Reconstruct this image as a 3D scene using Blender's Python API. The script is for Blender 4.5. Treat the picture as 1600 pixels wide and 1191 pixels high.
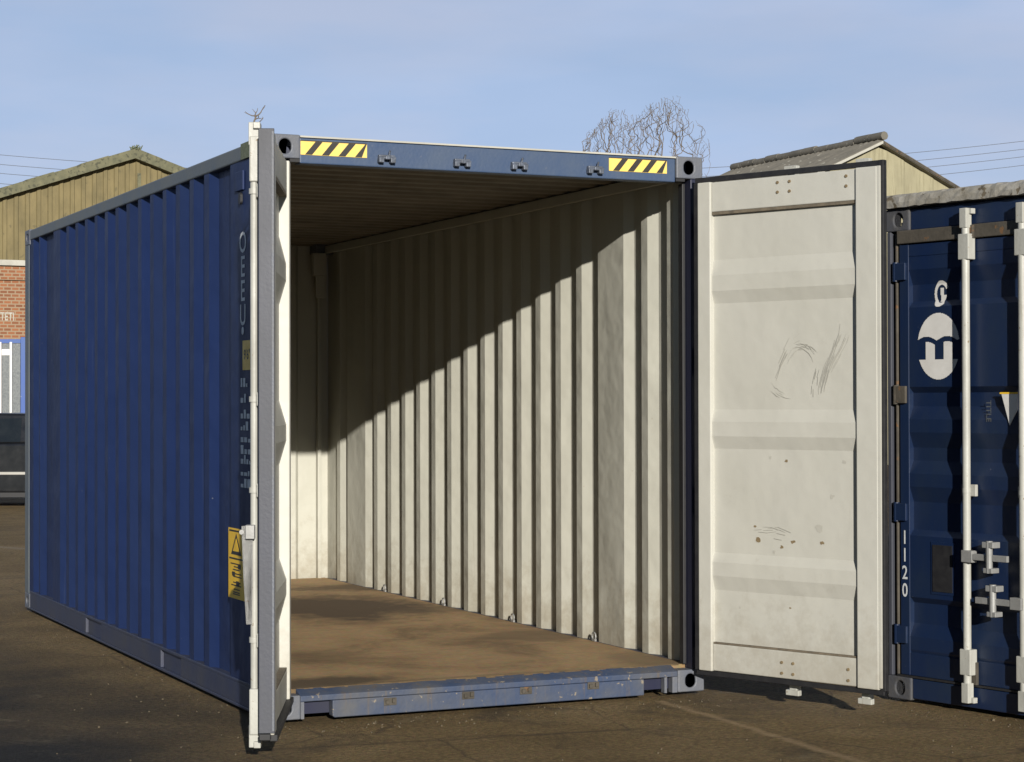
import bpy, bmesh, math, random
from mathutils import Vector, Matrix
random.seed(7)
S = bpy.context.scene
for o in list(bpy.data.objects): bpy.data.objects.remove(o, do_unlink=True)
COL = S.collection

# ------------------------------------------------------------------ camera, sky, sun, exposure
CAM = Vector((-2.992, -9.341, 1.577)); YAW, PIT, ROL = .43104, .010878, -.002151; FPX = 3122.3
FW = Vector((math.sin(YAW), math.cos(YAW), 0)); RT = Vector((math.cos(YAW), -math.sin(YAW), 0))
def make_camera():
    f = FW*math.cos(PIT) + Vector((0, 0, math.sin(PIT))); up = RT.cross(f)
    r = RT*math.cos(ROL) + up*math.sin(ROL); u = up*math.cos(ROL) - RT*math.sin(ROL)
    m = Matrix((r, u, -f)).transposed().to_4x4(); m.translation = CAM
    c = bpy.data.cameras.new('camera'); o = bpy.data.objects.new('camera', c); COL.objects.link(o)
    o.matrix_world = m; c.sensor_width = 36; c.lens = FPX/1600*36; c.clip_start = .1; c.clip_end = 3000
    S.camera = o
make_camera()
SUN = Vector((-.27, -1, .265)).normalized()
w = bpy.data.worlds.new('World'); S.world = w; w.use_nodes = True
nt = w.node_tree; N = nt.nodes; L = nt.links
bg = N['Background']
sky = N.new('ShaderNodeTexSky'); sky.sky_type = 'NISHITA'; sky.sun_disc = False
sky.sun_elevation = math.asin(SUN.z); sky.sun_rotation = math.atan2(SUN.x, SUN.y)
sky.air_density = .7; sky.dust_density = 0; sky.ozone_density = 2.0; sky.altitude = 50
tc = N.new('ShaderNodeTexCoord'); mp = N.new('ShaderNodeMapping'); mp.inputs['Scale'].default_value = (2.2, 2.2, 9)
nz = N.new('ShaderNodeTexNoise'); nz.inputs['Scale'].default_value = 1.7; nz.inputs['Detail'].default_value = 7; nz.inputs['Roughness'].default_value = .5
rp = N.new('ShaderNodeValToRGB'); rp.color_ramp.elements[0].position = .38; rp.color_ramp.elements[1].position = .72
rp.color_ramp.elements[0].color = (.72, .72, .72, 1); rp.color_ramp.elements[1].color = (.92, .92, .92, 1)
mx = N.new('ShaderNodeMix'); mx.data_type = 'RGBA'
nz2 = N.new('ShaderNodeTexNoise'); nz2.inputs['Scale'].default_value = 2.6; nz2.inputs['Detail'].default_value = 6; L.new(mp.outputs[0], nz2.inputs['Vector'])
rp2 = N.new('ShaderNodeValToRGB'); rp2.color_ramp.elements[0].position = .36; rp2.color_ramp.elements[1].position = .66
rp2.color_ramp.elements[0].color = (.60, .77, 1.10, 1); rp2.color_ramp.elements[1].color = (.74, .83, 1.08, 1); L.new(nz2.outputs['Fac'], rp2.inputs[0])
vm = N.new('ShaderNodeVectorMath'); vm.operation = 'SCALE'; vm.inputs['Scale'].default_value = 12.1; L.new(rp2.outputs[0], vm.inputs[0]); L.new(vm.outputs[0], mx.inputs['B'])
L.new(tc.outputs['Generated'], mp.inputs[0]); L.new(mp.outputs[0], nz.inputs['Vector']); L.new(nz.outputs['Fac'], rp.inputs[0])
# bright cloud kept to the north; unseen southern sky darkened to weaken the fill
sy_ = N.new('ShaderNodeSeparateXYZ'); L.new(tc.outputs['Generated'], sy_.inputs[0])
nm = N.new('ShaderNodeMapRange'); nm.interpolation_type = 'SMOOTHSTEP'; nm.inputs['From Min'].default_value = .15; nm.inputs['From Max'].default_value = .75; L.new(sy_.outputs['Y'], nm.inputs['Value'])
ml = N.new('ShaderNodeMath'); ml.operation = 'MULTIPLY'; L.new(rp.outputs[0], ml.inputs[0]); L.new(nm.outputs[0], ml.inputs[1])
L.new(ml.outputs[0], mx.inputs['Factor']); L.new(sky.outputs[0], mx.inputs['A']); L.new(mx.outputs['Result'], bg.inputs['Color'])
bg.inputs['Strength'].default_value = .05
sl = bpy.data.lights.new('sun', 'SUN'); sl.energy = 5.0; sl.angle = math.radians(.5); sl.color = (1, .945, .865)
so = bpy.data.objects.new('sun', sl); COL.objects.link(so); so.rotation_euler = SUN.to_track_quat('Z', 'Y').to_euler()
S.view_settings.view_transform = 'Standard'; S.view_settings.look = 'None'; S.view_settings.exposure = .33; S.view_settings.gamma = 1
S.render.engine = 'CYCLES'

# ------------------------------------------------------------------ helpers
def CW(r, d, z=0): return Vector((CAM.x, CAM.y, 0)) + RT*r + FW*d + Vector((0, 0, z))   # metres right of / ahead of the camera
def PX(px, py, D): return CW((px-800)/FPX*D, D, CAM.z + (629.5-py)/FPX*D)               # photo pixel at a distance
def GP(px, py): return PX(px, py, CAM.z*FPX/(py-629.5))                                  # photo pixel on the ground

class MB:
    def __init__(s): s.v = []; s.f = []; s.m = []; s.sm = []
    def add(s, vs, fs, m=0, smooth=False):
        n = len(s.v); s.v += [tuple(v) for v in vs]; s.f += [tuple(n+i for i in f) for f in fs]; s.m += [m]*len(fs); s.sm += [smooth]*len(fs); return s
    def box(s, x0, x1, y0, y1, z0, z1, m=0):
        vs = [(x, y, z) for z in (z0, z1) for y in (y0, y1) for x in (x0, x1)]
        return s.add(vs, [(0, 2, 3, 1), (4, 5, 7, 6), (0, 1, 5, 4), (2, 6, 7, 3), (0, 4, 6, 2), (1, 3, 7, 5)], m)
    def tube(s, pts, r, n=12, m=0, cap=True):
        pts = [Vector(p) for p in pts]; rs = r if isinstance(r, (list, tuple)) else [r]*len(pts); rings = []; vs = []; fs = []
        prev = None
        for i, p in enumerate(pts):
            t = (pts[min(i+1, len(pts)-1)] - pts[max(i-1, 0)]).normalized()
            a = prev if prev is not None else (Vector((0, 0, 1)) if abs(t.z) < .9 else Vector((1, 0, 0)))
            b = t.cross(a).normalized(); a = b.cross(t).normalized(); prev = a
            for k in range(n):
                an = 2*math.pi*k/n; vs.append(p + (a*math.cos(an) + b*math.sin(an))*rs[i])
        for i in range(len(pts)-1):
            for k in range(n): fs.append((i*n+k, i*n+(k+1) % n, (i+1)*n+(k+1) % n, (i+1)*n+k))
        s.add(vs, fs, m, True)
        if cap:
            s.add(vs[:n], [tuple(range(n))], m); s.add(vs[-n:], [tuple(range(n))], m)
        return s
    def prism(s, poly, h0, h1, fn, m=0):       # poly in (u,v), extruded h0..h1, fn(u,v,h)->xyz
        n = len(poly); vs = [fn(u, v, h0) for u, v in poly] + [fn(u, v, h1) for u, v in poly]
        fs = [tuple(range(n)), tuple(range(2*n-1, n-1, -1))] + [(i, (i+1) % n, n+(i+1) % n, n+i) for i in range(n)]
        return s.add(vs, fs, m)
    def build(s, name, mats, parent=None, bevel=0, seg=2, recalc=True):
        me = bpy.data.meshes.new(name); me.from_pydata(s.v, [], s.f)
        for m in (mats if isinstance(mats, (list, tuple)) else [mats]): me.materials.append(m)
        me.polygons.foreach_set('material_index', s.m); me.polygons.foreach_set('use_smooth', s.sm)
        if recalc:
            b = bmesh.new(); b.from_mesh(me); bmesh.ops.recalc_face_normals(b, faces=b.faces); b.to_mesh(me); b.free()
        o = bpy.data.objects.new(name, me); COL.objects.link(o)
        if parent: o.parent = parent
        if bevel:
            md = o.modifiers.new('bevel', 'BEVEL'); md.width = bevel; md.segments = seg; md.limit_method = 'ANGLE'; md.angle_limit = math.radians(40)
        return o
def tag(o, label=None, cat=None, group=None, kind=None):
    for k, v in (('label', label), ('category', cat), ('group', group), ('kind', kind)):
        if v: o[k] = v
    return o
def empty(name, loc=(0, 0, 0), rz=0, **k):
    o = bpy.data.objects.new(name, None); COL.objects.link(o); o.location = loc; o.rotation_euler = (0, 0, rz); o.empty_display_size = .2
    return tag(o, **k)

def node(nt, t, **k):
    n = nt.nodes.new(t)
    for a, b in k.items():
        if a in n.inputs: n.inputs[a].default_value = b
        else: setattr(n, a, b)
    return n
def paint(name, c, c2=None, amt=.5, scale=3, stretch=1, rough=.5, metal=0, bump=.0, bscale=60, spots=None, sp=.7, spscale=14, coat=0, spec=.5, streak=None, grime=0, dent=0):
    """noise-mottled paint; c2 = worn / dirty tone; spots = (r,g,b) of chips/rust appearing above threshold sp"""
    m = bpy.data.materials.new(name); m.use_nodes = True; t = m.node_tree; b = t.nodes['Principled BSDF']
    b.inputs['Roughness'].default_value = rough; b.inputs['Metallic'].default_value = metal; b.inputs['Coat Weight'].default_value = coat
    b.inputs['Specular IOR Level'].default_value = spec
    co = node(t, 'ShaderNodeTexCoord'); mp = node(t, 'ShaderNodeMapping'); mp.inputs['Scale'].default_value = (1, 1, 1/stretch)
    t.links.new(co.outputs['Object'], mp.inputs[0])
    n1 = node(t, 'ShaderNodeTexNoise', Scale=scale, Detail=8, Roughness=.62); t.links.new(mp.outputs[0], n1.inputs['Vector'])
    c2 = c2 or tuple(x*.7 for x in c)
    r = node(t, 'ShaderNodeValToRGB'); r.color_ramp.elements[0].position = .35; r.color_ramp.elements[1].position = .7
    r.color_ramp.elements[0].color = (*c, 1); r.color_ramp.elements[1].color = tuple(a*(1-amt)+d*amt for a, d in zip(c, c2)) + (1,)
    t.links.new(n1.outputs['Fac'], r.inputs[0]); out = r.outputs[0]
    if spots:
        n2 = node(t, 'ShaderNodeTexNoise', Scale=spscale, Detail=5, Roughness=.6); t.links.new(co.outputs['Object'], n2.inputs['Vector'])
        r2 = node(t, 'ShaderNodeValToRGB'); r2.color_ramp.elements[0].position = sp; r2.color_ramp.elements[1].position = min(1, sp+.03)
        t.links.new(n2.outputs['Fac'], r2.inputs[0])
        mx = node(t, 'ShaderNodeMix', data_type='RGBA'); mx.inputs['B'].default_value = (*spots, 1)
        t.links.new(r2.outputs[0], mx.inputs['Factor']); t.links.new(out, mx.inputs['A']); out = mx.outputs['Result']
    def over(fac, col):
        nonlocal out
        mx = node(t, 'ShaderNodeMix', data_type='RGBA'); mx.inputs['B'].default_value = (*col, 1)
        t.links.new(fac, mx.inputs['Factor']); t.links.new(out, mx.inputs['A']); out = mx.outputs['Result']
    if streak:      # thin vertical runs and scratches
        m2 = node(t, 'ShaderNodeMapping'); m2.inputs['Scale'].default_value = (22, 22, 1.1); t.links.new(co.outputs['Object'], m2.inputs[0])
        n4 = node(t, 'ShaderNodeTexNoise', Scale=1.0, Detail=6, Roughness=.7); t.links.new(m2.outputs[0], n4.inputs['Vector'])
        r4 = node(t, 'ShaderNodeMapRange'); r4.inputs['From Min'].default_value = streak[1]; r4.inputs['From Max'].default_value = streak[1]+.10; r4.inputs['To Max'].default_value = streak[2]
        t.links.new(n4.outputs['Fac'], r4.inputs['Value']); over(r4.outputs[0], streak[0])
    if grime:       # splashed dirt worn into the lowest part of the wall
        sz = node(t, 'ShaderNodeSeparateXYZ'); t.links.new(co.outputs['Object'], sz.inputs[0])
        n5 = node(t, 'ShaderNodeTexNoise', Scale=9, Detail=8, Roughness=.75); t.links.new(co.outputs['Object'], n5.inputs['Vector'])
        h5 = node(t, 'ShaderNodeMapRange'); h5.inputs['From Min'].default_value = .16; h5.inputs['From Max'].default_value = .75; h5.inputs['To Min'].default_value = .36; h5.inputs['To Max'].default_value = 0
        t.links.new(sz.outputs['Z'], h5.inputs['Value'])
        a5 = node(t, 'ShaderNodeMath', operation='ADD'); t.links.new(n5.outputs['Fac'], a5.inputs[0]); t.links.new(h5.outputs[0], a5.inputs[1])
        r5 = node(t, 'ShaderNodeMapRange'); r5.inputs['From Min'].default_value = .62; r5.inputs['From Max'].default_value = .90; r5.inputs['To Max'].default_value = grime
        t.links.new(a5.outputs[0], r5.inputs['Value']); over(r5.outputs[0], (.20, .16, .10))
    t.links.new(out, b.inputs['Base Color'])
    rr = node(t, 'ShaderNodeMapRange'); rr.inputs['To Min'].default_value = rough-.12; rr.inputs['To Max'].default_value = min(1, rough+.15)
    t.links.new(n1.outputs['Fac'], rr.inputs['Value']); t.links.new(rr.outputs[0], b.inputs['Roughness'])
    if bump:
        n3 = node(t, 'ShaderNodeTexNoise', Scale=bscale, Detail=4); t.links.new(co.outputs['Object'], n3.inputs['Vector'])
        bp = node(t, 'ShaderNodeBump', Strength=bump, Distance=.004); t.links.new(n3.outputs['Fac'], bp.inputs['Height']); t.links.new(bp.outputs[0], b.inputs['Normal'])
        if dent:
            n6 = node(t, 'ShaderNodeTexNoise', Scale=2.6, Detail=3, Roughness=.45); t.links.new(co.outputs['Object'], n6.inputs['Vector'])
            b6 = node(t, 'ShaderNodeBump', Strength=1, Distance=dent); t.links.new(n6.outputs['Fac'], b6.inputs['Height']); t.links.new(b6.outputs[0], bp.inputs['Normal'])
    return m

M = {}
M['navy'] = paint('navy_paint', (.008, .020, .078), (.012, .023, .062), .6, 2.2, 6, .58, spec=.3, bump=.25, bscale=5, dent=.035, streak=((.03, .045, .10), .62, .5), spots=(.16, .17, .2), sp=.745, spscale=30)
M['navy_dull'] = paint('dull_navy_paint', (.022, .030, .066), (.045, .046, .055), .8, 4, 1, .55, bump=.3, spots=(.16, .10, .06), sp=.70, spscale=20)
M['header'] = paint('faded_blue_paint', (.032, .060, .125), (.052, .076, .12), .8, 5, 1, .5, bump=.25, spots=(.07, .09, .14), sp=.68, spscale=25)
M['sill'] = paint('worn_blue_sill_paint', (.026, .046, .098), (.075, .078, .085), .95, 4, 1, .6, bump=.7, bscale=25, spots=(.20, .17, .13), sp=.63, spscale=26, streak=((.10, .075, .05), .55, .6))
M['casting2'] = paint('grime_grey_casting', (.045, .05, .065), (.08, .075, .065), .8, 9, 1, .75, bump=.5)
M['greyrail'] = paint('weathered_grey_rail', (.085, .105, .125), (.14, .15, .14), .8, 5, 1, .6, bump=.3)
M['casting'] = paint('grey_blue_casting', (.095, .105, .13), (.13, .13, .13), .7, 12, 1, .55, bump=.5, bscale=80)
M['cream'] = paint('cream_paint', (.44, .435, .375), (.38, .375, .315), .7, 1.6, 4, .55, bump=.3, bscale=14, spots=(.26, .19, .12), sp=.73, spscale=24, streak=((.27, .245, .19), .62, .45), grime=.45, dent=.03)
M['creamdoor'] = paint('cream_door_paint', (.455, .448, .40), (.425, .418, .365), .7, 2, 1, .5, bump=.25, bscale=16, spots=(.26, .19, .12), sp=.765, spscale=30, streak=((.32, .30, .25), .66, .35), grime=.3, dent=.016)
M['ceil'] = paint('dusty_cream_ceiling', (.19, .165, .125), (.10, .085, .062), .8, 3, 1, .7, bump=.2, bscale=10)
M['rust'] = paint('rust', (.20, .15, .08), (.14, .10, .055), .8, 30, 1, .85, bump=.5)
M['scuff'] = paint('grey_scuff', (.37, .36, .315), (.41, .40, .35), .9, 30, 1, .6)
M['scuffdark'] = paint('dark_scuff', (.31, .305, .27), (.38, .37, .325), .9, 40, 1, .7)
M['dirtshade'] = paint('dirt_shade_line', (.16, .13, .09), (.07, .06, .045), .8, 30, 1, .9)
M['brownfloor'] = paint('packed_brown_dirt', (.20, .135, .065), (.11, .075, .04), .9, 30, 1, .95, bump=.6)
M['rubber'] = paint('black_rubber', (.010, .010, .012), (.022, .022, .022), .6, 20, 1, .6)
M['postdark'] = paint('dark_navy_post', (.010, .012, .035), (.016, .018, .03), .6, 5, 3, .5, spots=(.06, .06, .07), sp=.72, spscale=40)
M['edge'] = paint('grey_blue_edge', (.040, .044, .060), (.058, .060, .066), .7, 5, 4, .55, bump=.2, spots=(.3, .3, .3), sp=.75, spscale=30)
M['rod'] = paint('white_rod_paint', (.40, .40, .36), (.28, .275, .245), .8, 14, 3, .42, bump=.2, spots=(.20, .15, .09), sp=.66, spscale=38, streak=((.22, .20, .15), .60, .7))
M['galv'] = paint('galvanised_steel', (.30, .30, .29), (.20, .20, .19), .8, 12, 1, .5, metal=.3, bump=.2, spots=(.2, .12, .06), sp=.68, spscale=30)
M['keeper'] = paint('dull_blue_grey_fitting', (.13, .15, .19), (.05, .055, .065), .9, 40, 1, .45, metal=.3, bump=.5)
M['plate'] = paint('bare_grey_metal', (.16, .17, .17), (.08, .09, .10), .8, 30, 1, .45, metal=.5, bump=.5)
M['yellow'] = paint('yellow_sticker', (.80, .50, .03), (.62, .38, .03), .6, 20, 1, .5)
M['paleyel'] = paint('pale_yellow_tape', (.80, .55, .11), (.66, .48, .16), .7, 18, 1, .5, bump=.2)
M['black'] = paint('black_print', (.018, .016, .014), (.03, .028, .022), .5, 20, 1, .6)
M['white'] = paint('white_print', (.62, .64, .64), (.40, .43, .45), .9, 40, 1, .6)
M['logo'] = paint('white_logo_film', (.62, .61, .58), (.52, .51, .48), .8, 12, 1, .55, spots=(.2, .21, .24), sp=.74, spscale=40)
M['moss'] = paint('mossy_metal', (.10, .12, .07), (.16, .18, .12), .9, 30, 1, .9, bump=.8)
M['navy2'] = paint('dark_navy_old_paint', (.0055, .015, .050), (.011, .021, .042), .8, 4, 2, .4, bump=.3, bscale=12, spots=(.09, .10, .12), sp=.73, spscale=45)
M['brownrail'] = paint('rusty_grey_rail', (.075, .065, .05), (.035, .03, .022), .9, 8, 1, .8, bump=.5, spots=(.13, .07, .03), sp=.6, spscale=12)
M['board'] = paint('weathered_grey_board', (.30, .29, .26), (.17, .15, .11), .9, 9, 1, .9, bump=.9, bscale=40, spots=(.11, .09, .06), sp=.60, spscale=18)
M['tan'] = paint('tan_cladding', (.19, .152, .070), (.12, .10, .05), .9, 2.5, 2, .85, bump=1, bscale=3, spots=(.12, .10, .05), sp=.62, spscale=3, streak=((.10, .085, .045), .55, .6))
M['creamclad'] = paint('cream_cladding', (.32, .295, .19), (.22, .20, .13), .9, 1.6, 2, .85, streak=((.2, .18, .11), .52, .7), bump=.3, bscale=4)
M['roofgreen'] = paint('lichen_roof', (.10, .10, .06), (.17, .16, .095), .9, 5, 1, .95, bump=1, bscale=12, spots=(.07, .07, .045), sp=.56, spscale=9)
M['roofgrey'] = paint('grey_corrugated_roof', (.17, .155, .125), (.10, .095, .08), .9, 2.5, 1, .95, bump=1, bscale=10, spots=(.26, .25, .21), sp=.62, spscale=4)
M['concrete'] = paint('pale_concrete', (.42, .41, .36), (.3, .29, .25), .8, 4, 1, .9)
M['bark'] = paint('bare_bark', (.12, .095, .07), (.20, .16, .12), .8, 6, 1, .95)
M['carblack'] = paint('black_car_paint', (.008, .009, .011), (.014, .014, .015), .5, 5, 1, .22, coat=.4)
M['glass'] = paint('dark_car_glass', (.010, .013, .016), (.016, .02, .022), .5, 5, 1, .12)
M['tyre'] = paint('tyre_rubber', (.02, .02, .02), (.03, .03, .03), .5, 20, 1, .9)
M['chrome'] = paint('trim_strip', (.42, .40, .36), (.3, .3, .28), .5, 10, 1, .35, metal=.5)
M['blue3'] = paint('bright_blue_paint', (.035, .085, .30), (.06, .11, .26), .8, 2, 2, .5, spots=(.4, .42, .45), sp=.68, spscale=5)
M['whitepaint'] = paint('white_paint', (.75, .75, .72), (.6, .6, .58), .6, 5, 1, .5)
M['cable'] = paint('cable', (.10, .11, .13), (.12, .13, .15), .5, 1, 1, .7)
M['stone'] = paint('pebble', (.11, .085, .05), (.06, .05, .03), .9, 8, 1, .95)

def floor_mat():
    m = bpy.data.materials.new('dusty_plywood_floor'); m.use_nodes = True; t = m.node_tree; b = t.nodes['Principled BSDF']; lk = t.links.new
    co = node(t, 'ShaderNodeTexCoord'); mp = node(t, 'ShaderNodeMapping'); mp.inputs['Scale'].default_value = (1, .8, 1); lk(co.outputs['Object'], mp.inputs[0])
    n = node(t, 'ShaderNodeTexNoise', Scale=1.6, Detail=9, Roughness=.62, Distortion=.5); lk(mp.outputs[0], n.inputs['Vector'])
    r = node(t, 'ShaderNodeValToRGB'); e = r.color_ramp.elements; e[0].position = .34; e[0].color = (.17, .105, .045, 1); e[1].position = .62; e[1].color = (.36, .24, .115, 1)
    x = r.color_ramp.elements.new(.48); x.color = (.30, .195, .09, 1)
    lk(n.outputs['Fac'], r.inputs[0])
    n2 = node(t, 'ShaderNodeTexNoise', Scale=26, Detail=8, Roughness=.82); lk(co.outputs['Object'], n2.inputs['Vector'])
    mx = node(t, 'ShaderNodeMix', data_type='RGBA', blend_type='OVERLAY'); mx.inputs['Factor'].default_value = .8
    lk(r.outputs[0], mx.inputs['A']); lk(n2.outputs['Color'], mx.inputs['B'])
    # plank joints run across the floor
    sx = node(t, 'ShaderNodeSeparateXYZ'); lk(co.outputs['Object'], sx.inputs[0])
    mod = node(t, 'ShaderNodeMath', operation='PINGPONG'); mod.inputs[1].default_value = .61; lk(sx.outputs['Y'], mod.inputs[0])
    lt = node(t, 'ShaderNodeMath', operation='LESS_THAN'); lt.inputs[1].default_value = .004; lk(mod.outputs[0], lt.inputs[0])
    ml = node(t, 'ShaderNodeMath', operation='MULTIPLY'); ml.inputs[1].default_value = .6; lk(lt.outputs[0], ml.inputs[0])
    m2 = node(t, 'ShaderNodeMix', data_type='RGBA'); m2.inputs['B'].default_value = (.09, .06, .035, 1); lk(ml.outputs[0], m2.inputs['Factor']); lk(mx.outputs['Result'], m2.inputs['A'])
    cur = m2.outputs['Result']
    # stains and scrape marks on the boards; front post's shadow painted in
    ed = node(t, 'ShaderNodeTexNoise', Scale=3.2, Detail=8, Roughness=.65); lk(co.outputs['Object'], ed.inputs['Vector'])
    def stain_shade(px, py, rx, ry, amt, col):
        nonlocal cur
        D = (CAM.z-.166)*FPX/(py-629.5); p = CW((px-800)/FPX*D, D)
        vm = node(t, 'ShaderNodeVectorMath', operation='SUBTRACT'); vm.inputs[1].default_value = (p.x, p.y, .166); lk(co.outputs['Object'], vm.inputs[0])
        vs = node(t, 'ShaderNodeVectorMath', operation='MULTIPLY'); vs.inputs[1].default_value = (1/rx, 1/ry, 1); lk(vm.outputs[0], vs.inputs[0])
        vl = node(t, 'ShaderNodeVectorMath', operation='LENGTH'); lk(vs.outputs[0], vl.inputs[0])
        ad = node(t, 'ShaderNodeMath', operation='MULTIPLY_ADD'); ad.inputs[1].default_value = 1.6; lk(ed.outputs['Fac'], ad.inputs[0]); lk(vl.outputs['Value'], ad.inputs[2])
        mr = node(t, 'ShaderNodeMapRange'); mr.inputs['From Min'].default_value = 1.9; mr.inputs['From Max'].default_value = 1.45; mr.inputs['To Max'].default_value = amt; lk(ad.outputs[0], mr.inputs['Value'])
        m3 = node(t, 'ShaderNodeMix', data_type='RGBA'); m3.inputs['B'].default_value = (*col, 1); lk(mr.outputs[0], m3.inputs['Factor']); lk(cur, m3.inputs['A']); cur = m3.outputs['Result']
    stain_shade(520, 948, .75, .95, .95, (.07, .042, .018)); stain_shade(600, 915, .8, .35, .8, (.08, .05, .02)); stain_shade(500, 1066, .42, .22, .9, (.07, .045, .02))  # last call paints the front left post's shadow into the floor colour
    stain_shade(480, 1025, .35, .35, .45, (.12, .075, .032)); stain_shade(860, 992, .55, .30, .65, (.12, .078, .035)); stain_shade(1030, 1030, .3, .35, .55, (.14, .10, .05)); stain_shade(720, 950, .5, .25, .5, (.13, .085, .038)); stain_shade(700, 1060, 1.0, .09, .5, (.13, .09, .045))
    ms = node(t, 'ShaderNodeMapping'); ms.inputs['Scale'].default_value = (3.5, 40, 1); ms.inputs['Rotation'].default_value = (0, 0, .25); lk(co.outputs['Object'], ms.inputs[0])
    sn = node(t, 'ShaderNodeTexNoise', Scale=1.0, Detail=4, Roughness=.6); lk(ms.outputs[0], sn.inputs['Vector'])
    sr = node(t, 'ShaderNodeMapRange'); sr.inputs['From Min'].default_value = .64; sr.inputs['From Max'].default_value = .72; sr.inputs['To Max'].default_value = .45; lk(sn.outputs['Fac'], sr.inputs['Value'])
    m4 = node(t, 'ShaderNodeMix', data_type='RGBA'); m4.inputs['B'].default_value = (.12, .08, .04, 1); lk(sr.outputs[0], m4.inputs['Factor']); lk(cur, m4.inputs['A']); cur = m4.outputs['Result']
    lk(cur, b.inputs['Base Color']); b.inputs['Roughness'].default_value = .9
    bp = node(t, 'ShaderNodeBump', Strength=.5, Distance=.01); lk(n2.outputs['Fac'], bp.inputs['Height']); lk(bp.outputs[0], b.inputs['Normal'])
    return m
M['floor'] = floor_mat()

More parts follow.
